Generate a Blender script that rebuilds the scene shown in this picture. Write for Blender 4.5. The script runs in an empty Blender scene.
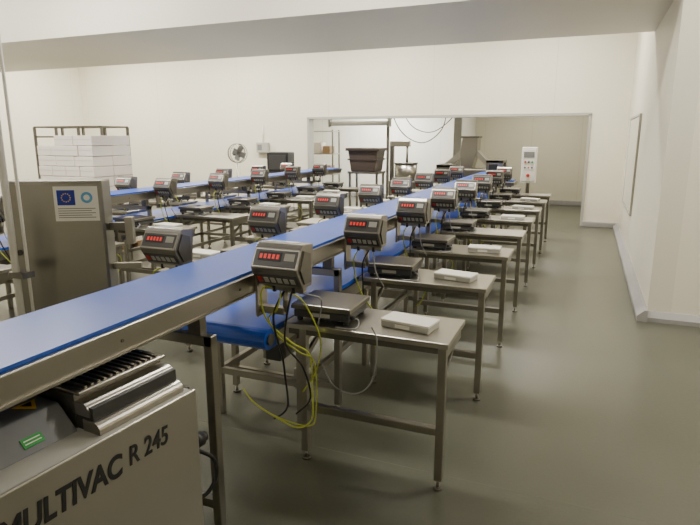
import bpy, bmesh, math, random
from mathutils import Vector, Matrix, Euler
random.seed(7)
S = bpy.context.scene
COL = S.collection
R = math.radians

# ------------------------------------------------------------------ materials
def newmat(name):
    m = bpy.data.materials.new(name); m.use_nodes = True
    nt = m.node_tree; b = nt.nodes["Principled BSDF"]
    return m, nt, b

def mat(name, col, rough=0.5, metal=0.0, noise=0.0, nscale=8.0, bump=0.0, emit=None, es=0.0, stretch=None):
    m, nt, b = newmat(name)
    b.inputs["Base Color"].default_value = (*col, 1)
    b.inputs["Roughness"].default_value = rough
    b.inputs["Metallic"].default_value = metal
    if emit:
        b.inputs["Emission Color"].default_value = (*emit, 1)
        b.inputs["Emission Strength"].default_value = es
    if noise > 0 or bump > 0:
        tc = nt.nodes.new("ShaderNodeTexCoord")
        mp = nt.nodes.new("ShaderNodeMapping")
        if stretch: mp.inputs["Scale"].default_value = stretch
        nt.links.new(tc.outputs["Object"], mp.inputs["Vector"])
        n = nt.nodes.new("ShaderNodeTexNoise"); n.inputs["Scale"].default_value = nscale
        n.inputs["Detail"].default_value = 3
        nt.links.new(mp.outputs["Vector"], n.inputs["Vector"])
        if noise > 0:
            mx = nt.nodes.new("ShaderNodeMix"); mx.data_type = 'RGBA'
            mx.inputs[6].default_value = (*[c * (1 - noise) for c in col], 1)
            mx.inputs[7].default_value = (*[min(1, c * (1 + noise)) for c in col], 1)
            nt.links.new(n.outputs["Fac"], mx.inputs[0])
            nt.links.new(mx.outputs[2], b.inputs["Base Color"])
            mr = nt.nodes.new("ShaderNodeMapRange")
            mr.inputs[3].default_value = max(0.05, rough - 0.03); mr.inputs[4].default_value = min(1, rough + 0.03)
            nt.links.new(n.outputs["Fac"], mr.inputs[0]); nt.links.new(mr.outputs[0], b.inputs["Roughness"])
        if bump > 0:
            bp = nt.nodes.new("ShaderNodeBump"); bp.inputs["Strength"].default_value = bump
            bp.inputs["Distance"].default_value = 0.01
            nt.links.new(n.outputs["Fac"], bp.inputs["Height"]); nt.links.new(bp.outputs[0], b.inputs["Normal"])
    return m

def panel_mat(name, col, axis, step, off=0.0, rough=0.45, seam=0.86):
    """painted insulated wall panels with thin vertical joints"""
    m, nt, b = newmat(name)
    g = nt.nodes.new("ShaderNodeNewGeometry"); sp = nt.nodes.new("ShaderNodeSeparateXYZ")
    nt.links.new(g.outputs["Position"], sp.inputs[0])
    def mth(op, a, bb):
        n = nt.nodes.new("ShaderNodeMath"); n.operation = op
        for i, v in enumerate((a, bb)):
            if v is None: continue
            if isinstance(v, (int, float)): n.inputs[i].default_value = v
            else: nt.links.new(v, n.inputs[i])
        return n.outputs[0]
    s = mth('ADD', sp.outputs[axis], off + 100 * step)
    f = mth('MODULO', s, step)
    ln = mth('LESS_THAN', f, 0.012)
    nz = nt.nodes.new("ShaderNodeTexNoise"); nz.inputs["Scale"].default_value = 0.7; nz.inputs["Detail"].default_value = 4
    nt.links.new(g.outputs["Position"], nz.inputs["Vector"])
    mx = nt.nodes.new("ShaderNodeMix"); mx.data_type = 'RGBA'
    mx.inputs[6].default_value = (*[c * 0.95 for c in col], 1); mx.inputs[7].default_value = (*[min(1, c * 1.03) for c in col], 1)
    nt.links.new(nz.outputs["Fac"], mx.inputs[0])
    m2 = nt.nodes.new("ShaderNodeMix"); m2.data_type = 'RGBA'
    nt.links.new(mx.outputs[2], m2.inputs[6]); m2.inputs[7].default_value = (*[c * seam for c in col], 1)
    nt.links.new(ln, m2.inputs[0]); nt.links.new(m2.outputs[2], b.inputs["Base Color"])
    b.inputs["Roughness"].default_value = rough
    return m

def floor_mat():
    m, nt, b = newmat("epoxy_floor")
    g = nt.nodes.new("ShaderNodeNewGeometry")
    n1 = nt.nodes.new("ShaderNodeTexNoise"); n1.inputs["Scale"].default_value = 0.6; n1.inputs["Detail"].default_value = 2
    n2 = nt.nodes.new("ShaderNodeTexNoise"); n2.inputs["Scale"].default_value = 60; n2.inputs["Detail"].default_value = 3
    nt.links.new(g.outputs["Position"], n1.inputs["Vector"]); nt.links.new(g.outputs["Position"], n2.inputs["Vector"])
    mx = nt.nodes.new("ShaderNodeMix"); mx.data_type = 'RGBA'
    mx.inputs[6].default_value = (0.092, 0.095, 0.067, 1); mx.inputs[7].default_value = (0.120, 0.123, 0.090, 1)
    nt.links.new(n1.outputs["Fac"], mx.inputs[0])
    mm = nt.nodes.new("ShaderNodeMix"); mm.data_type = 'RGBA'; mm.blend_type = 'MULTIPLY'
    mm.inputs[0].default_value = 0.2
    nt.links.new(mx.outputs[2], mm.inputs[6]); nt.links.new(n2.outputs["Fac"], mm.inputs[7])
    nt.links.new(mm.outputs[2], b.inputs["Base Color"])
    mr = nt.nodes.new("ShaderNodeMapRange"); mr.inputs[3].default_value = 0.27; mr.inputs[4].default_value = 0.33
    nt.links.new(n1.outputs["Fac"], mr.inputs[0]); nt.links.new(mr.outputs[0], b.inputs["Roughness"])
    bp = nt.nodes.new("ShaderNodeBump"); bp.inputs["Strength"].default_value = 0.12; bp.inputs["Distance"].default_value = 0.004
    nt.links.new(n2.outputs["Fac"], bp.inputs["Height"]); nt.links.new(bp.outputs[0], b.inputs["Normal"])
    return m

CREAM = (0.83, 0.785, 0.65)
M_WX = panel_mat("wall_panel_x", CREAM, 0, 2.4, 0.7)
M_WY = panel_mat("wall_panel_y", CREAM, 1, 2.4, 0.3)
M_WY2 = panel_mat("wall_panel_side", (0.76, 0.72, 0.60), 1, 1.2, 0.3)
M_CEIL = mat("ceiling_paint", (0.80, 0.77, 0.68), 0.6)
M_SOFF = mat("bulkhead_paint", (0.74, 0.705, 0.61), 0.45, noise=0.04, nscale=1.5)
M_FLOOR = floor_mat()
M_CURB = mat("curb_concrete", (0.34, 0.33, 0.32), 0.6, noise=0.12, nscale=12)
M_JOINT = mat("joint_light", (0.14, 0.14, 0.10), 0.6)
M_ST = mat("stainless", (0.37, 0.35, 0.31), 0.30, 1.0, noise=0.06, nscale=5)
M_STB = mat("stainless_bright", (0.53, 0.505, 0.45), 0.30, 1.0, noise=0.04, nscale=4)
M_STD = mat("stainless_dull", (0.19, 0.18, 0.158), 0.40, 0.9, noise=0.10, nscale=6)
M_IND = mat("indicator_steel", (0.30, 0.285, 0.255), 0.34, 0.9, noise=0.08, nscale=10)
M_CAB = mat("cabinet_steel", (0.27, 0.26, 0.23), 0.30, 1.0, noise=0.08, nscale=2)
M_BLUE = mat("blue_belt", (0.009, 0.078, 0.46), 0.34, noise=0.10, nscale=4)
M_BLK = mat("black_plastic", (0.018, 0.018, 0.02), 0.45)
M_DGR = mat("dark_grey_plastic", (0.045, 0.045, 0.046), 0.45)
M_FACE = mat("indicator_face", (0.085, 0.082, 0.078), 0.4, 0.3)
M_WHT = mat("white_paint", (0.80, 0.78, 0.71), 0.45)
M_LGR = mat("light_grey_paint", (0.42, 0.415, 0.375), 0.4, noise=0.05, nscale=6)
M_PANEL = mat("machine_front_metal", (0.42, 0.40, 0.345), 0.32, 0.8, noise=0.05, nscale=3)
M_DECK = mat("machine_deck_grey", (0.17, 0.175, 0.185), 0.35, 0.3)
M_MGR = mat("mid_grey_paint", (0.20, 0.20, 0.195), 0.4)
M_RED = mat("red_display", (0.40, 0.01, 0.01), 0.4, emit=(1, 0.05, 0.03), es=0.6)
M_REDP = mat("red_plastic", (0.55, 0.03, 0.02), 0.4)
M_GRN = mat("green_label", (0.03, 0.35, 0.07), 0.5)
M_YEL = mat("yellow_label", (0.85, 0.55, 0.02), 0.5)
M_YG = mat("yellow_green_cable", (0.52, 0.58, 0.06), 0.5)
M_GC = mat("grey_cable", (0.30, 0.30, 0.30), 0.5)
M_CARD = mat("white_carton", (0.74, 0.68, 0.61), 0.7, noise=0.05, nscale=4)
M_GAP = mat("carton_seam", (0.45, 0.40, 0.35), 0.8)
M_WOOD = mat("pallet_wood", (0.36, 0.24, 0.13), 0.75, noise=0.25, nscale=9)
M_EU = mat("flag_blue", (0.01, 0.03, 0.32), 0.5)
M_BROWN = mat("dark_tote", (0.05, 0.035, 0.028), 0.45)
M_LB = mat("label_blue", (0.1, 0.35, 0.6), 0.5)
M_GLASS = mat("window_glass", (0.66, 0.63, 0.54), 0.25)
M_LAMP = mat("lamp_diffuser", (0.9, 0.9, 0.9), 0.5, emit=(1, 0.97, 0.9), es=4)

# ------------------------------------------------------------------ mesh builder
class MB:
    def __init__(s): s.bm = bmesh.new(); s.mats = []
    def mi(s, m):
        if m not in s.mats: s.mats.append(m)
        return s.mats.index(m)
    def _fin(s, verts, m, M=None, bev=0.0, seg=2, smooth=False):
        fs = list({f for v in verts for f in v.link_faces})
        i = s.mi(m)
        for f in fs: f.material_index = i; f.smooth = smooth
        if M is not None: bmesh.ops.transform(s.bm, matrix=M, verts=list(verts))
        if bev > 0:
            es = list({e for v in verts for e in v.link_edges})
            r = bmesh.ops.bevel(s.bm, geom=es, offset=bev, segments=seg, affect='EDGES', profile=0.5)
            for f in r['faces']: f.material_index = i; f.smooth = False
    def box(s, lo, hi, m, bev=0.0, M=None, seg=2):
        lo = Vector(lo); hi = Vector(hi); c = (lo + hi) / 2; d = hi - lo
        r = bmesh.ops.create_cube(s.bm, size=1.0)
        T = Matrix.Translation(c) @ Matrix.Diagonal((abs(d.x), abs(d.y), abs(d.z), 1))
        bmesh.ops.transform(s.bm, matrix=T, verts=r['verts'])
        s._fin(r['verts'], m, M, bev, seg)
    def cyl(s, p0, p1, r0, m, r1=None, seg=16, M=None, caps=True):
        p0 = Vector(p0); p1 = Vector(p1); d = p1 - p0
        if r1 is None: r1 = r0
        r = bmesh.ops.create_cone(s.bm, cap_ends=caps, segments=seg, radius1=r0, radius2=r1, depth=d.length)
        q = d.to_track_quat('Z', 'Y').to_matrix().to_4x4()
        T = Matrix.Translation((p0 + p1) / 2) @ q
        bmesh.ops.transform(s.bm, matrix=T, verts=r['verts'])
        i = s.mi(m)
        for f in {f for v in r['verts'] for f in v.link_faces}:
            f.material_index = i; f.smooth = len(f.verts) == 4
        if M is not None: bmesh.ops.transform(s.bm, matrix=M, verts=r['verts'])
    def prism(s, prof, a0, a1, m, axis='X', M=None, bev=0.0, smooth=False):
        def P(p, q, a):
            return {'X': (a, p, q), 'Y': (p, a, q), 'Z': (p, q, a)}[axis]
        v0 = [s.bm.verts.new(P(p, q, a0)) for p, q in prof]
        v1 = [s.bm.verts.new(P(p, q, a1)) for p, q in prof]
        n = len(prof); i = s.mi(m); fs = []
        fs.append(s.bm.faces.new(v0)); fs.append(s.bm.faces.new(v1[::-1]))
        for k in range(n):
            f = s.bm.faces.new((v0[k], v1[k], v1[(k + 1) % n], v0[(k + 1) % n])); f.smooth = smooth; fs.append(f)
        bmesh.ops.recalc_face_normals(s.bm, faces=fs)
        for f in fs: f.material_index = i
        if M is not None: bmesh.ops.transform(s.bm, matrix=M, verts=v0 + v1)
        if bev > 0:
            es = list({e for v in v0 + v1 for e in v.link_edges})
            r = bmesh.ops.bevel(s.bm, geom=es, offset=bev, segments=2, affect='EDGES', profile=0.5)
            for f in r['faces']: f.material_index = i
    def tube(s, pts, rad, m, seg=6, sub=6, M=None):
        pts = [Vector(p) for p in pts]; P = []
        for k in range(len(pts) - 1):
            a = pts[max(k - 1, 0)]; b = pts[k]; c = pts[k + 1]; d = pts[min(k + 2, len(pts) - 1)]
            for j in range(sub):
                t = j / sub
                P.append(0.5 * ((2 * b) + (c - a) * t + (2 * a - 5 * b + 4 * c - d) * t * t + (3 * b - a - 3 * c + d) * t ** 3))
        P.append(pts[-1]); rings = []; i = s.mi(m)
        for k, p in enumerate(P):
            t = (P[min(k + 1, len(P) - 1)] - P[max(k - 1, 0)]).normalized()
            u = t.cross(Vector((0.31, 0.77, 0.55))).normalized(); w = t.cross(u)
            ring = []
            for j in range(seg):
                an = 2 * math.pi * j / seg
                ring.append(s.bm.verts.new(p + rad * (math.cos(an) * u + math.sin(an) * w)))
            rings.append(ring)
        for a, b in zip(rings, rings[1:]):
            for j in range(seg):
                f = s.bm.faces.new((a[j], a[(j + 1) % seg], b[(j + 1) % seg], b[j])); f.material_index = i; f.smooth = True
        for rg in (rings[0][::-1], rings[-1]):
            f = s.bm.faces.new(rg); f.material_index = i
        if M is not None: bmesh.ops.transform(s.bm, matrix=M, verts=[v for r in rings for v in r])
    def mesh(s, name):
        me = bpy.data.meshes.new(name); s.bm.to_mesh(me); s.bm.free()
        for m in s.mats: me.materials.append(m)
        return me
    def obj(s, name, loc=(0, 0, 0), rz=0.0, parent=None):
        return place(name, s.mesh(name), loc, rz, parent)

def place(name, me, loc=(0, 0, 0), rz=0.0, parent=None):
    o = bpy.data.objects.new(name, me); COL.objects.link(o)
    o.location = loc; o.rotation_euler = (0, 0, rz)
    if parent: o.parent = parent
    return o

def text_mesh(name, body, size, m, M, parent, extr=0.0008, xs=1.0, shear=0.0, off=.02):
    c = bpy.data.curves.new(name, 'FONT'); c.body = body; c.size = size; c.extrude = extr; c.offset = size * off; c.shear = shear
    t = bpy.data.objects.new(name + "_tmp", c); COL.objects.link(t)
    dg = bpy.context.evaluated_depsgraph_get(); dg.update()
    me = bpy.data.meshes.new_from_object(t.evaluated_get(dg)); bpy.data.objects.remove(t)
    me.name = name; me.materials.clear(); me.materials.append(m)
    me.transform(M @ Matrix.Diagonal((xs, 1, 1, 1)))
    o = bpy.data.objects.new(name, me); COL.objects.link(o); o.parent = parent
    return o

# ------------------------------------------------------------------ room shell
YB = 12.0; XR = 0.64; XL = -12.9; YC = 5.88; ZC = 4.2; YN = -3.0; XN = 3.4; ZS = 3.0; YS = 8.4
def simple(name, lo, hi, m, bev=0):
    b = MB(); b.box(lo, hi, m, bev); return b.obj(name)
simple("floor", (XL - .2, YN - .2, -.1), (XN + .2, 16.0, 0), M_FLOOR)
simple("ceiling", (XL - .2, YN - .2, ZC), (XN + .2, YB + .2, ZC + .1), M_CEIL)
simple("wall_left", (XL - .2, YN, 0), (XL, YB, ZC), M_WY)
simple("wall_front", (XL - .2, YN - .2, 0), (XN + .2, YN, ZC), M_WX)
simple("wall_near_right", (XN, YN, 0), (XN + .2, YC, ZC), M_WY)
OX0, OX1, OZ = -6.0, -0.03, 2.14
b = MB()
b.box((XL - .2, YB, 0), (OX0, YB + .2, ZC), M_WX); b.box((OX1, YB, 0), (XR + .2, YB + .2, ZC), M_WX)
b.box((OX0, YB, OZ), (OX1, YB + .2, ZC), M_WX); b.obj("wall_back")
b = MB()
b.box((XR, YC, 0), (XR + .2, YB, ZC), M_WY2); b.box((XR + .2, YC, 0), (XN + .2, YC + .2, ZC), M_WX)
b.obj("wall_right")
simple("ceiling_bulkhead", (XL, YC, ZS), (XR, YS, ZC), M_SOFF)
b = MB()
b.box((OX0 - .03, YB - .02, 0), (OX0 + .02, YB + .22, OZ), M_LGR); b.box((OX1 - .02, YB - .02, 0), (OX1 + .03, YB + .22, OZ), M_LGR)
b.box((OX0 - .03, YB - .02, OZ - .02), (OX1 + .03, YB + .22, OZ + .03), M_LGR); b.obj("trim_1")
FX0, FX1, FY, FZ = -8.2, 0.9, 15.7, 3.0
M_FAR = panel_mat("wall_far_panel", (0.70, 0.66, 0.51), 0, 1.2, 0.2)
M_FARW = panel_mat("wall_far_panel_white", (0.80, 0.79, 0.70), 0, 1.2, 0.2)
b = MB(); b.box((-2.9, FY, 0), (FX1 + .2, FY + .2, FZ), M_FAR); b.box((FX0 - .2, FY, 0), (-2.9, FY + .2, FZ), M_FARW); b.obj("wall_far_back")
simple("wall_far_left", (FX0 - .2, YB + .2, 0), (FX0, FY, FZ), M_WY)
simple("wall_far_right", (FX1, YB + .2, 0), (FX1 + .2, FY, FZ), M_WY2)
b = MB(); b.box((-2.95, 13.7, 0), (-2.85, FY, FZ), M_FARW); b.box((-2.99, 13.64, 0), (-2.81, 13.7, FZ), M_LGR); b.obj("wall_partition")
simple("ceiling_far", (FX0 - .2, YB + .2, FZ), (FX1 + .2, FY + .2, FZ + .1), M_CEIL)
b = MB(); b.prism([(XR, 0), (XR - .09, 0), (XR - .09, .05), (XR - .03, .11), (XR, .11)], YC - .09, YB - .12, M_CURB, 'Y'); b.obj("baseboard_right")
b = MB(); b.prism([(YC, 0), (YC - .07, 0), (YC - .07, .04), (YC - .02, .09), (YC, .09)], XR + .0, XN, M_CURB, 'X'); b.obj("baseboard_near_right")
b = MB(); b.box((OX1 + .03, YB - .08, 0), (XR, YB, .10), M_CURB, .01); b.obj("baseboard_back_right")
b = MB(); b.box((XL, YB - .08, 0), (OX0 - .03, YB, .10), M_CURB, .01); b.obj("baseboard_back_left")
b = MB(); b.box((FX0, FY - .06, 0), (FX1, FY, .12), M_CURB, .01); b.obj("baseboard_far")
b = MB()
b.box((-12, 2.60, 0), (3.3, 2.604, .0006), M_JOINT)
b.obj("trim_2")
b = MB()
y0, y1, z0, z1 = 9.0, 11.0, .62, 2.02
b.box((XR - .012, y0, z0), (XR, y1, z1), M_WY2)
b.box((XR - .03, y0 - .015, z0), (XR, y0 + .015, z1), M_LGR); b.box((XR - .03, y1 - .02, z0), (XR, y1 + .02, z1), M_WHT)
b.box((XR - .03, y0, z1 - .015), (XR, y1, z1 + .015), M_LGR); b.box((XR - .03, y0, z0 - .015), (XR, y1, z0 + .015), M_LGR)
b.box((XR - .022, y0 + .03, z0 + .03), (XR - .012, y1 - .03, z1 - .03), M_GLASS)
b.obj("window_1")

# ------------------------------------------------------------------ weighing table
def build_table():
    b = MB(); W = .86; D = .40; H = .77
    b.box((-W / 2, 0, H - .028), (W / 2, D, H), M_STB, .004)
    b.box((-W / 2 + .02, .015, H - .06), (W / 2 - .02, D - .015, H - .028), M_STD)
    for x in (-W / 2 + .10, W / 2 - .03):
        b.box((x - .02, .01, .05), (x + .02, .05, H - .028), M_ST, .004)
        b.cyl((x, .03, .0), (x, .03, .012), .024, M_STD); b.cyl((x, .03, .012), (x, .03, .06), .009, M_STB)
    x0 = -W / 2 + .12; x1 = W / 2 - .05
    b.box((x0, .012, .29), (x1, .048, .33), M_ST, .004)
    for x in (-W / 2 + .10, W / 2 - .03):
        b.box((x - .015, .05, H - .09), (x + .015, D - .03, H - .03), M_ST)
        b.prism([(.05, .56), (.05, .60), (.30, H - .07), (.33, H - .07)], x - .008, x + .008, M_ST, 'X')
    return b.mesh("weighing_table")
ME_T = build_table()

def build_scale(var=0):
    b = MB()
    for x in (-.13, .13):
        for y in (-.11, .11): b.cyl((x, y, 0), (x, y, .022), .016, M_BLK, seg=10)
    b.box((-.155, -.135, .018), (.155, .135, .062), M_DGR, .008)
    b.box((-.05, -.137, .03), (.05, -.134, .05), M_LGR)
    for x in (-.1, .1):
        for y in (-.08, .08): b.cyl((x, y, .06), (x, y, .078), .012, M_BLK, seg=8)
    b.box((-.165, -.145, .076), (.165, .145, .092), M_ST, .005)
    b.box((-.165, -.146, .066), (.165, -.141, .084), M_STD); b.box((.161, -.145, .066), (.166, .145, .084), M_STD)
    b.cyl((.15, -.11, .04), (.18, -.11, .04), .010, M_BLK, seg=8)
    b.tube([(.175, -.11, .04), (.20, -.12, .035), (.21, -.15, .012), (.19, -.18, .005), (.10, -.18, .005)], .004, M_GC)
    return b.mesh("platform_scale")
ME_S = build_scale()

def build_box():
    b = MB()
    b.box((-.13, -.07, 0), (.13, .07, .036), M_LGR, .004)
    b.box((-.132, -.072, .030), (.132, .072, .042), M_WHT, .003)
    b.box((-.05, -.0735, .006), (.03, -.0715, .024), M_WHT)
    return b.mesh("metal_sample_box")
ME_B = build_box()

def build_ind(arm, side, cable=0):
    b = MB(); w = .116
    prof = [(.075, .098), (-.02, .108), (-.045, .088), (-.095, .005), (-.085, -.02), (-.035, -.092), (.05, -.092)]
    b.prism(prof, -w, w, M_IND, 'X', bev=.005)
    for sx in (-1, 1):
        b.prism([(.03, .06), (-.03, .08), (-.07, .0), (-.03, -.07), (.03, -.07)], sx * w, sx * (w + .008), M_STD, 'X')
    def onface(p, q, lo, hi, off, th, m):
        p = Vector((0, *p)); q = Vector((0, *q)); d = q - p; L = d.length; d.normalize()
        n = Vector((1, 0, 0)).cross(d)
        if (n.y * -1 + n.z) < 0: n = -n
        M = Matrix(((1, 0, 0, 0), (0, d.y, n.y, 0), (0, d.z, n.z, 0), (0, 0, 0, 1)))
        M = Matrix.Translation(p) @ M
        b.box((lo[0], lo[1] * L, off), (hi[0], hi[1] * L, off + th), m, M=M)
    U = ((-.045, .088), (-.095, .005)); Lw = ((-.085, -.02), (-.035, -.092))
    onface(*U, (-.104, .12), (.104, .90), .0, .004, M_FACE)
    onface(*U, (-.085, .22), (.03, .66), .003, .003, M_BLK)
    for k in range(5): onface(*U, (-.078 + k * .021, .33), (-.065 + k * .021, .55), .0055, .0015, M_RED)
    onface(*U, (.045, .25), (.095, .6), .003, .002, M_LGR)
    onface(*Lw, (-.104, .08), (.104, .80), .0, .003, M_FACE)
    for k in range(6): onface(*Lw, (-.095 + k * .033, .28), (-.074 + k * .033, .62), .002, .004, M_LGR if k else M_REDP)
    onface((.07, .0985), (-.02, .108), (-.09, .15), (.06, .8), .0005, .002, M_WHT)
    onface((.07, .0985), (-.02, .108), (-.07, .35), (.0, .6), .002, .001, M_LB)
    b.box((-.10, -.005, -.118), (.10, .03, -.09), M_ST)
    b.cyl((0, .012, -.22), (0, .012, -.11), .014, M_ST, seg=12)
    x1 = side * arm
    b.box((min(0, x1) - .0, -.008, -.235), (max(0, x1) + .0, .032, -.20), M_ST, .003)
    b.box((x1 - .006, -.03, -.25), (x1 + .006, .055, -.06), M_ST)
    b.cyl((-.05, .0, -.09), (-.05, 0, -.125), .010, M_BLK, seg=8); b.cyl((.05, .0, -.09), (.05, 0, -.125), .010, M_BLK, seg=8)
    if cable == 0:
        b.tube([(-.05, 0, -.12), (-.07, -.03, -.18), (-.06, -.02, -.30), (-.03 , .02, -.42), (.03, .10, -.56), (.06, .20, -.68), (.02, .22, -.80), (-.02, .22, -.84)], .0045, M_YG)
        b.tube([(.05, 0, -.12), (.07, -.01, -.25), (.10, .06, -.36)], .004, M_GC)
        b.tube([(.02, 0, -.12), (-.01, -.03, -.20), (-.03, .03, -.36), (-.06, .12, -.52), (-.08, .16, -.66)], .005, M_BLK)
    elif cable == 1:
        b.tube([(-.05, 0, -.12), (-.10, -.02, -.15), (-.11, -.02, -.24), (-.08, .02, -.33)], .0045, M_YG)
        b.tube([(.05, 0, -.12), (.06, -.03, -.2), (.02, -.03, -.28), (-.04, .02, -.34)], .0045, M_BLK)
    elif cable == 2:   # nearest one, long looping earth cables
        b.tube([(-.05, 0, -.12), (-.085, -.03, -.10), (-.10, -.04, -.16), (-.07, -.03, -.27), (-.01, .08, -.40), (.03, .19, -.50), (.035, .20, -.70), (.04, .18, -.84), (-.02, .14, -.88), (-.12, .12, -.84), (-.26, .12, -.78), (-.34, .14, -.72)], .0045, M_YG)
        b.tube([(-.02, 0, -.12), (.0, -.04, -.15), (-.03, -.03, -.21), (-.08, -.01, -.26), (-.05, .03, -.36), (.01, .12, -.46), (.05, .20, -.54), (.055, .20, -.80), (.03, .18, -.88), (-.10, .15, -.86), (-.20, .13, -.82)], .004, M_YG)
        b.tube([(.02, 0, -.12), (.05, .10, -.20), (.07, .23, -.42), (.04, .24, -.60), (-.03, .22, -.72)], .004, M_YG)
        b.tube([(.0, 0, -.12), (-.04, -.03, -.22), (-.05, .0, -.34), (-.10, .14, -.50), (-.12, .2, -.64), (-.10, .18, -.80), (-.16, .14, -.86)], .0055, M_BLK)
        b.tube([(.04, 0, -.12), (.02, -.02, -.24), (-.02, .04, -.40), (.0, .17, -.56), (.02, .21, -.74), (-.06, .2, -.84)], .005, M_BLK)
        b.tube([(.05, 0, -.12), (.11, .02, -.13), (.15, .08, -.17), (.12, .1, -.3)], .004, M_GC)
        b.tube([(.34, .24, -.325), (.37, .235, -.40), (.36, .20, -.58), (.28, .19, -.66), (.16, .19, -.64), (.09, .2, -.53)], .004, M_GC)
    return b.mesh("weighing_indicator")
ME_IR = build_ind(.13, -1, 0); ME_IR0 = build_ind(.13, -1, 2); ME_IL = build_ind(.28, 1, 1)

# ------------------------------------------------------------------ conveyor lines
def upper_conv(x1, y0, y1, stands, name="belt_conveyor"):
    x0 = x1 - .37; zt = 1.10; b = MB()
    r = .032; n = 8; prof = []
    for k in range(n + 1):
        a = math.pi / 2 + math.pi * k / n; prof.append((y0 + r + r * math.cos(a), zt - r + r * math.sin(a)))
    for k in range(n + 1):
        a = -math.pi / 2 + math.pi * k / n; prof.append((y1 - r + r * math.cos(a), zt - r + r * math.sin(a)))
    b.prism(prof, x0, x1, M_BLUE, 'X')
    for s, xe in ((1, x1 + .002), (-1, x0 - .002)):
        xo = xe + s * .022; lo, hi = min(xe, xo), max(xe, xo)
        b.box((lo, y0 + .04, 1.005), (hi, y1 - .04, 1.088), M_ST, .003)
        b.box((min(xe, xe + s * .03), y0 + .04, 1.0), (max(xe, xe + s * .03), y1 - .04, 1.008), M_ST)
        for yy in (y0 + .03, y1 - .03): b.cyl((xe, yy, zt - r), (xo + s * .006, yy, zt - r), .022, M_STD)
        y = y0 + .5
        while y < y1: 
            b.cyl((xo, y, 1.045), (xo + s * .004, y, 1.045), .006, M_STD, seg=8); y += .7
    for y in stands:
        xa, xb = x0 - .33, x1 + .06
        for x in (xa, xb):
            b.box((x - .02, y - .02, .05), (x + .02, y + .02, .93), M_ST, .004)
            b.cyl((x, y, 0), (x, y, .012), .026, M_STD); b.cyl((x, y, .01), (x, y, .06), .009, M_STB)
        for x in (x0 - .0, x1 + .0): b.box((x - .03, y - .02, .93), (x + .03, y + .02, 1.003), M_STD)
        b.box((xa - .02, y - .02, .885), (xb + .02, y + .02, .93), M_ST, .004)
        b.box((xa, y - .015, .15), (xb, y + .015, .19), M_ST)
    return b.obj(name)

def lower_conv(x1, y0, y1, stands, name="take_off_conveyor"):
    x0 = x1 - .62; zt = .745; r = .055; n = 10; b = MB(); prof = []
    for k in range(n + 1):
        a = math.pi / 2 + math.pi * k / n; prof.append((y0 + r + r * math.cos(a), zt - r + r * math.sin(a)))
    for k in range(n + 1):
        a = -math.pi / 2 + math.pi * k / n; prof.append((y1 - r + r * math.cos(a), zt - r + r * math.sin(a)))
    b.prism(prof, x0, x1, M_BLUE, 'X')
    for s, xe in ((1, x1), (-1, x0)):
        b.box((min(xe, xe + s * .02), y0 + .12, .64), (max(xe, xe + s * .02), y1 - .12, .725), M_ST, .003)
        b.cyl((xe, y0 + r, zt - r), (xe + s * .012, y0 + r, zt - r), .03, M_STD)
    b.box((x0 + .02, y0 + .3, .58), (x1 - .02, y1 - .3, .63), M_STD)
    for y in stands:
        for x in (x0 + .04, x1 - .02):
            b.box((x - .018, y - .018, .0), (x + .018, y + .018, .60), M_ST, .003)
        b.box((x0 + .04, y - .015, .27), (x1 - .02, y + .015, .31), M_ST)
    for x in (x0 + .04, x1 - .02):
        b.box((x - .015, stands[0], .27), (x + .015, stands[-1], .31), M_ST)
    b.cyl((x1 - .13, y0 + .35, .50), (x1 - .13, y0 + .62, .50), .06, M_MGR, seg=20)
    b.box((x1 - .18, y0 + .30, .46), (x1 - .08, y0 + .36, .60), M_DGR, .01)
    b.box((x1 - .12, y0 + .52, .20), (x1 - .02, y0 + .58, .33), M_LGR, .005)
    return b.obj(name)

XA = -1.40
PITCH = 1.06
upper_conv(XA, .15, 10.6, [1.77] + [3.04 + PITCH * 2 * k for k in range(4)])
lower_conv(XA - .035, 2.33, 10.4, [2.75 + PITCH * k for k in range(8)])
XB = -4.72
upper_conv(XB, .9, 10.9, [3.04 + PITCH * 2 * k for k in range(4)])
lower_conv(XB - .035, 1.6, 10.7, [2.75 + PITCH * k for k in range(8)])

def station(xrail, side, n, ind=True, tab=True, first=False):
    y = 2.45 + PITCH * n
    if side > 0: cx = xrail + .015 + .43; sx = xrail + .20; bx = xrail + .655
    else: cx = xrail - .36 - .43; sx = cx + .18; bx = cx - .25
    j = lambda a: random.uniform(-a, a)
    if tab:
        place("weighing_table", ME_T, (cx, y, 0))
        place("platform_scale", ME_S, (sx + j(.01), y + .2 + j(.01), .770), j(.05))
        if n % 4 != 3: place("metal_sample_box", ME_B, (bx + j(.02), y + .18 + j(.03), .770), -.10 + j(.2))
    if ind:
        if side > 0:
            place("weighing_indicator", ME_IR0 if first else ME_IR, (xrail + .026 + .136, 2.2 + 1.05 * n, 1.135), 0)
        else:
            place("weighing_indicator", ME_IL, (xrail - .024 - .286, 2.43 + 1.06 * n, 1.12), 0)
for n in range(8):
    station(XA, 1, n, first=(n == 0))
    station(XA - .37, -1, n, tab=(n > 0))
    station(XB, 1, n)
    station(XB - .37, -1, n)

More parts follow.
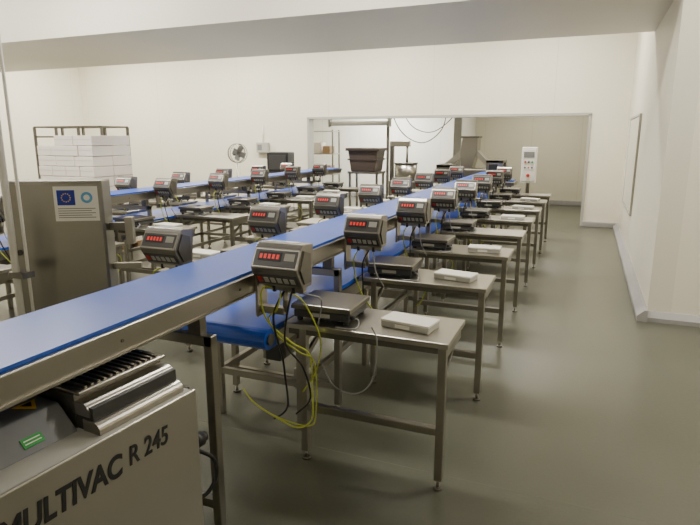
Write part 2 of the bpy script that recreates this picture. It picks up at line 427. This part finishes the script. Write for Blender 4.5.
# ------------------------------------------------------------------ packaging machine (foreground)
def packaging_machine():
    root = bpy.data.objects.new("packaging_machine", None); COL.objects.link(root)
    b = MB(); L = -1.55; W = -.56; S1 = -.39
    b.box((W, L, .12), (-.012, -.012, .80), M_LGR, .01)
    b.box((-.012, L + .02, .30), (0, -.02, .850), M_PANEL, .004)
    b.box((-.016, L + .02, .24), (-.004, -.02, .30), M_STD)
    b.box((W, L, .80), (-.012, -.03, .848), M_LGR)
    b.prism([(-.11, .848), (-.19, .925), (W, .925), (W, .848)], L, S1 - .01, M_DECK, 'Y', bev=.004)
    # end cover: flat slotted tray on two rounded guard profiles with dark gaps
    b.box((W + .02, S1, .80), (-.13, -.05, .955), M_STD)
    b.box((-.13, S1 + .004, .80), (-.055, -.054, .925), M_DGR)
    def guard(x0, x1, zlo, zhi, r):
        pr = [(x0, zlo), (x0, zhi)] + [(x1 - r + r * math.sin(R(90 * k / 6)), zhi - r + r * math.cos(R(90 * k / 6))) for k in range(7)] + [(x1, zlo)]
        b.prism(pr, S1, -.05, M_ST, 'Y')
    guard(-.14, -.068, .895, .935, .028)
    guard(-.10, -.028, .848, .885, .028)
    b.box((W + .02, S1, .955), (-.105, -.05, .966), M_ST, .003)
    # slots across the tray
    nslot = 13
    for k in range(nslot):
        yy = S1 + .018 + k * (.34 - .036) / nslot
        b.box((W + .04, yy, .966), (-.118, yy + .011, .9672), M_BLK)
        b.box((W + .04, yy + .012, .966), (-.118, yy + .021, .973), M_ST)
    b.box((-.0, -.86, .31), (.0012, -.857, .85), M_MGR)
    M = Matrix.Translation((-.135, -.525, .873)) @ Matrix.Rotation(R(43), 4, 'Y')
    b.box((-.016, -.030, .0), (.014, .030, .003), M_GRN, M=M); b.box((-.008, -.024, .003), (-.005, .024, .0036), M_WHT, M=M); b.box((.002, -.024, .003), (.005, .024, .0036), M_WHT, M=M)
    b.prism([(-.265, -.495), (-.205, -.46), (-.265, -.425)], .926, .928, M_YEL, 'Z')
    b.prism([(-.256, -.477), (-.225, -.46), (-.256, -.443)], .9281, .9287, M_BLK, 'Z')
    b.box((-.50, -.75, .925), (-.36, -.47, .96), M_ST, .01)
    for y in (L + .12, -.12):
        for x in (W + .08, -.10):
            b.cyl((x, y, .0), (x, y, .015), .04, M_STD); b.cyl((x, y, .012), (x, y, .14), .016, M_STB)
    b.box((W + .05, L + .1, .10), (-.07, -.1, .14), M_STD)
    b.box((W + .03, -.012, .16), (-.05, -.0, .84), M_ST)
    b.cyl((-.05, .0, .62), (-.05, .04, .62), .028, M_BLK); b.cyl((-.05, .04, .62), (-.05, .06, .62), .02, M_BLK)
    b.cyl((-.30, .0, .45), (-.30, .06, .45), .035, M_DGR)
    b.tube([(-.05, .02, .58), (-.03, .08, .52), (-.03, .09, .44), (-.05, .05, .38), (-.1, -.01, .36)], .008, M_BLK)
    b.obj("machine_body", parent=root)
    Rm = Matrix(((0, 0, 1, 0), (1, 0, 0, 0), (0, 1, 0, 0), (0, 0, 0, 1)))
    text_mesh("lettering", "MULTIVAC", .098, M_BLK, Matrix.Translation((.0015, -.722, .712)) @ Rm, root, xs=.79, off=.03, shear=.12)
    text_mesh("lettering_type", "R 245", .088, M_BLK, Matrix.Translation((.0015, -.325, .722)) @ Rm, root, xs=.78, off=.015, shear=.12)
    root.location = (-1.19, 1.50, 0); root.rotation_euler = (0, 0, -R(5))
packaging_machine()

# ------------------------------------------------------------------ stainless cabinet + sticker
root = bpy.data.objects.new("control_cabinet", None); COL.objects.link(root)
b = MB()
b.box((-.245, -.09, .66), (.245, .07, 1.48), M_CAB, .008)
b.box((-.235, -.095, .68), (.235, -.089, 1.465), M_CAB, .003)
b.cyl((-.20, -.11, 1.1), (-.20, -.095, 1.1), .015, M_BLK)
for x in (-.20, .20):
    b.box((x - .02, -.02, 0), (x + .02, .02, .66), M_ST); b.cyl((x, 0, 0), (x, 0, .012), .03, M_STD)
b.box((.243, -.02, 1.20), (.35, .02, 1.24), M_STD); b.box((.33, -.03, 1.12), (.37, .03, 1.27), M_ST)
b.box((.243, -.02, .98), (.40, .01, 1.01), M_ST)
b.obj("cabinet_body", parent=root)
b = MB(); fx = .002
b.box((.0 - fx, -.0975, 1.265), (.222, -.0950, 1.45), M_WHT)
b.box((.015, -.0985, 1.35), (.105, -.0970, 1.43), M_EU)
b.cyl((.165, -.0985, 1.39), (.165, -.0970, 1.39), .030, M_LB)
b.cyl((.165, -.0990, 1.39), (.165, -.0980, 1.39), .016, M_WHT)
for k in range(5): b.box((.015, -.0985, 1.330 - k * .012), (.205 - .02 * (k % 2), -.097, 1.334 - k * .012), M_MGR)
for k in range(12):
    a = k * math.pi / 6; b.cyl((.06 + .022 * math.cos(a), -.0992, 1.39 + .022 * math.sin(a)), (.06 + .022 * math.cos(a), -.0984, 1.39 + .022 * math.sin(a)), .0035, M_YEL, seg=6)
b.obj("funding_label", parent=root)
root.location = (-2.65, 2.26, 0); root.rotation_euler = (0, 0, R(30))

b = MB(); b.cyl((0, 0, 0), (0, 0, ZC), .018, M_WHT); b.cyl((.05, .03, .6), (.05, .03, 2.4), .008, M_WHT)
b.cyl((0, 0, 0), (0, 0, .02), .05, M_STD)
b.tube([(0, 0, 2.45), (.02, .01, 2.5), (.05, .03, 2.38)], .008, M_WHT)
b.box((-.03, -.02, 1.0), (.07, .05, 1.03), M_STD)
b.obj("service_pole", (-2.665, 1.955, 0))

# ------------------------------------------------------------------ pallet with white cartons
root = bpy.data.objects.new("palletised_cartons", None); COL.objects.link(root)
b = MB()
for y in (-.36, 0, .36): b.box((-.6, y - .05, 0), (.6, y + .05, .10), M_WOOD)
for k in range(7): b.box((-.6 + k * .18, -.4, .10), (-.6 + k * .18 + .12, .4, .125), M_WOOD)
b.obj("pallet", parent=root)
b = MB(); z = .125
for lay in range(11):
    h = .147
    nx = 4 if lay % 2 else 3; ny = 2
    for i in range(nx):
        for j2 in range(ny):
            w = 1.08 / nx; d = .76 / ny
            x = -.54 + i * w + random.uniform(-.008, .008); y = -.38 + j2 * d + random.uniform(-.006, .006)
            if lay == 10 and i == 0: continue
            b.box((x + .004, y + .004, z), (x + w - .004, y + d - .004, z + h - .006), M_CARD, .006)
            b.box((x + .01, y + .0015, z + h * .55), (x + w - .01, y + .0045, z + h * .58), M_GAP)
    z += h
b.obj("cartons", parent=root)
root.location = (-7.02, 6.5, 0)

b = MB()
for x in (-.75, -.25, .25, .75):
    for y in (-.28, .28): b.box((x - .018, y - .018, .12), (x + .018, y + .018, 1.88), M_STD)
for z in (.25, .55, .85, 1.15, 1.45, 1.72, 1.88):
    for y in (-.28, .28): b.box((-.75, y - .014, z - .014), (.75, y + .014, z + .014), M_STD)
    for x in (-.75, -.25, .25, .75): b.box((x - .012, -.28, z - .012), (x + .012, .28, z + .012), M_STD)
for x in (-.7, .7):
    for y in (-.25, .25): b.cyl((x - .015, y, .06), (x + .015, y, .06), .06, M_BLK); b.box((x - .02, y - .02, .06), (x + .02, y + .02, .13), M_STD)
b.obj("rack_trolley", (-7.98, 7.35, 0))

# pedestal fan
b = MB()
b.cyl((0, 0, 0), (0, 0, .03), .20, M_DGR, seg=24); b.cyl((0, 0, .03), (0, 0, 1.25), .016, M_STB)
b.cyl((0, .10, 1.38), (0, -.04, 1.38), .06, M_DGR, seg=16)
for y in (-.10, -.02, .02):
    pts = [(.20 * math.cos(t * math.pi / 9), y, 1.38 + .20 * math.sin(t * math.pi / 9)) for t in range(19)]
    b.tube(pts, .007, M_STD, sub=2, seg=5)
for k in range(20):
    a = k * math.pi / 10
    b.tube([(0, -.13, 1.38), (.11 * math.cos(a), -.13, 1.38 + .11 * math.sin(a)), (.20 * math.cos(a), -.08, 1.38 + .20 * math.sin(a))], .003, M_STD, sub=2, seg=4)
for k in range(4):
    a = k * math.pi / 2 + .4
    M = Matrix.Translation((0, -.06, 1.38)) @ Matrix.Rotation(a, 4, 'Y') @ Matrix.Rotation(.4, 4, 'X')
    b.box((-.06, -.004, .04), (.06, .004, .17), M_MGR, M=M)
b.obj("pedestal_fan", (-7.05, 10.6, 0), R(60))

b = MB(); b.box((-.16, -.10, 1.36), (.16, 0, 1.60), M_LGR, .01); b.box((-.12, -.105, 1.42), (.0, -.099, 1.55), M_MGR); b.cyl((0, -.03, 1.6), (0, -.03, 2.0), .012, M_WHT)
b.cyl((.1, -.03, 1.36), (.1, -.03, .9), .01, M_DGR); b.obj("wall_socket_box", (-7.2, YB, 0))

b = MB(); b.box((-.26, -.16, .95), (.26, .16, 1.40), M_BLK, .02); b.box((-.21, -.17, 1.02), (.21, -.158, 1.34), M_DGR, .005)
b.box((-.03, -.03, .03), (.03, .03, .95), M_ST); b.box((-.25, -.2, 0), (.25, .2, .03), M_ST, .005); b.box((-.3, -.2, .90), (.3, .2, .95), M_ST)
b.obj("label_printer_terminal", (-6.3, 11.2, 0))

b = MB()
b.prism([(-.26, 1.02), (.26, 1.02), (.33, 1.46), (-.33, 1.46)], -.25, .25, M_BROWN, 'Y', bev=.015)
b.box((-.37, -.29, 1.44), (.37, .29, 1.50), M_BROWN, .012); b.box((-.33, -.265, 1.25), (.33, .265, 1.28), M_BROWN)
for x in (-.3, .3):
    for y in (-.2, .2): b.box((x - .02, y - .02, 0), (x + .02, y + .02, 1.0), M_ST)
b.box((-.34, -.24, .97), (.34, .24, 1.02), M_ST); b.box((-.32, -.22, .2), (.32, .22, .24), M_ST)
b.obj("tote_on_stand", (-4.32, 11.35, 0))

# hopper machine with inclined infeed in the far room
b = MB()
b.box((-.45, -.35, .25), (.45, .35, 1.05), M_ST, .02)
b.prism([(-.12, 1.05), (.12, 1.05), (.22, 1.45), (.22, 1.72), (-.10, 1.72), (-.14, 1.40)], -.2, .2, M_ST, 'Y')
b.box((-.13, -.22, 1.70), (.25, .22, 1.74), M_STD)
b.prism([(-.14, 1.45), (-.12, 1.30), (-.52, .97), (-.58, 1.07)], -.15, .15, M_STB, 'Y')
b.prism([(.20, 1.45), (.16, 1.36), (.60, .92), (.68, .98)], -.14, .14, M_STB, 'Y')
for x in (-.4, .4):
    for y in (-.3, .3): b.cyl((x, y, 0), (x, y, .26), .03, M_STD)
b.obj("hopper_machine", (-2.45, 12.75, 0))

# steel vertical mixer
b = MB()
b.box((-.30, -.28, .12), (.30, .28, .80), M_ST, .015)
b.cyl((0, 0, .80), (0, 0, 1.16), .24, M_STB, seg=24); b.cyl((0, 0, 1.16), (0, 0, 1.18), .26, M_STD, seg=24)
for x in (-.24, .24):
    for y in (-.22, .22): b.cyl((x, y, 0), (x, y, .13), .03, M_STD)
b.box((-.36, -.05, .12), (-.28, .05, 1.62), M_STD, .01); b.box((-.36, -.06, 1.52), (.08, .06, 1.64), M_ST, .01)
b.cyl((.02, 0, 1.18), (.02, 0, 1.52), .025, M_STD)
b.obj("vertical_mixer", (-3.65, 12.0, 0))

def checkweigher(loc, hood=M_WHT, rz=0, tall=1.25):
    b = MB()
    for x in (-.3, .3):
        for y in (-.2, .2): b.box((x - .02, y - .02, .02), (x + .02, y + .02, .85), M_ST); b.cyl((x, y, 0), (x, y, .02), .03, M_STD)
    b.box((-.42, -.24, .83), (.42, .24, .90), M_ST, .01); b.box((-.40, -.16, .90), (.40, .16, .925), M_BLUE)
    b.box((-.12, -.26, .90), (.20, -.20, tall), hood, .01); b.box((-.12, .20, .90), (.20, .26, tall), hood, .01); b.box((-.12, -.26, tall - .06), (.20, .26, tall), hood, .01)
    b.box((-.06, -.268, tall - .18), (.10, -.259, tall - .08), M_BLK)
    return b.obj("checkweigher", loc, rz)
checkweigher((-1.65, 11.2, 0), M_ST, 0, 1.3); checkweigher((-2.6, 11.2, 0), M_STD, .0, 1.2)

b = MB()
b.box((-.13, -.08, .90), (.13, .08, 1.54), M_WHT, .012); b.box((-.115, -.086, .94), (.115, -.079, 1.50), M_WHT, .004)
b.box((-.09, -.092, 1.36), (.09, -.085, 1.46), M_MGR)
for i, m in enumerate((M_REDP, M_BLK, M_GRN)):
    b.cyl((-.06 + .06 * i, -.10, 1.28), (-.06 + .06 * i, -.085, 1.28), .018, m, seg=10)
    b.cyl((-.06 + .06 * i, -.10, 1.18), (-.06 + .06 * i, -.085, 1.18), .014, M_BLK if i != 1 else M_REDP, seg=10)
b.cyl((0, -.11, 1.04), (0, -.085, 1.04), .03, M_REDP, seg=12)
b.box((-.03, -.03, .02), (.03, .03, .90), M_ST); b.box((-.2, -.18, 0), (.2, .18, .02), M_ST); b.obj("control_pillar", (-.98, 10.85, 0))

b = MB(); b.cyl((-5.65, 12.45, 2.03), (-4.2, 12.45, 2.03), .05, M_WHT, seg=20)
for x in (-5.68, -4.22): b.box((x, 12.38, 1.95), (x + .05, 12.52, 3.0), M_LGR)
b.box((-4.25, 12.42, 0.0), (-4.20, 12.48, 2.0), M_STD)
b.obj("roller_curtain")
b = MB()
for x in (-.4, .4):
    for y in (-.2, .2): b.box((x - .015, y - .015, 0), (x + .015, y + .015, 1.9), M_STD)
for z in (.3, .8, 1.3, 1.85): b.box((-.42, -.22, z), (.42, .22, z + .025), M_ST)
for z in (.825, 1.325):
    for x in (-.3, -.05, .2): b.box((x - .1, -.15, z), (x + .1, .15, z + random.uniform(.18, .3)), M_CARD if x < 0 else M_WOOD, .01)
b.obj("storage_rack", (-6.25, 13.2, 0))

b = MB(); b.tube([(0, 0, FZ), (.05, 0, 2.2), (.35, .0, 1.75), (.8, 0, 1.6), (1.2, 0, 1.9), (1.3, 0, 2.4), (1.3, 0, FZ)], .012, M_DGR)
b.tube([(.2, .1, FZ), (.22, .1, 2.4), (.5, .1, 1.95), (1.0, .1, 1.85), (1.5, .1, 2.3), (1.55, .1, FZ)], .010, M_BLK); b.obj("hanging_cable", (-4.3, 12.9, 0))

# ------------------------------------------------------------------ ceiling lights
def lamp(x, y, z, power, L=1.5, W=.3, col=(1, .955, .865), rz=0.0):
    b = MB(); b.box((-L / 2, -.08, 0), (L / 2, .08, .07), M_WHT, .01)
    b.box((-L / 2 + .04, -.06, -.012), (L / 2 - .04, .06, 0), M_LAMP)
    o = b.obj("ceiling_light", (x, y, z), rz)
    ld = bpy.data.lights.new("tube_light", 'AREA'); ld.shape = 'RECTANGLE'; ld.size = L; ld.size_y = W; ld.energy = power; ld.color = col
    lo = bpy.data.objects.new("tube_light", ld); COL.objects.link(lo); lo.parent = o; lo.location = (0, 0, -.03)
for x, p in ((-10.8, 240), (-7.5, 220), (-4.2, 190), (-1.0, 165)):
    lamp(x, 10.0, ZC - .075, p)
for x, p in ((-9.5, 260), (-5.8, 200), (-2.3, 140), (1.6, 110)):
    lamp(x, 4.4, ZC - .075, p)
for x, p in ((-9.0, 70), (-4.0, 40), (.8, 15)):
    lamp(x, -.5, ZC - .075, p)
lamp(-5.2, 14.4, FZ - .075, 240, col=(1, .98, .93)); lamp(-1.0, 14.0, FZ - .075, 55)  # first one is an added lamp brightening the far room left of the partition

w = bpy.data.worlds.new("world"); S.world = w; w.use_nodes = True
w.node_tree.nodes["Background"].inputs[0].default_value = (1, .95, .85, 1); w.node_tree.nodes["Background"].inputs[1].default_value = .2

# ------------------------------------------------------------------ camera
cd = bpy.data.cameras.new("camera"); cam = bpy.data.objects.new("camera", cd); COL.objects.link(cam)
cam.location = (0, 0, 1.7); cam.rotation_euler = (R(90 - 12.4), 0, R(22.5)); cd.sensor_width = 36; cd.lens = 29.1
cd.clip_start = .05; S.camera = cam
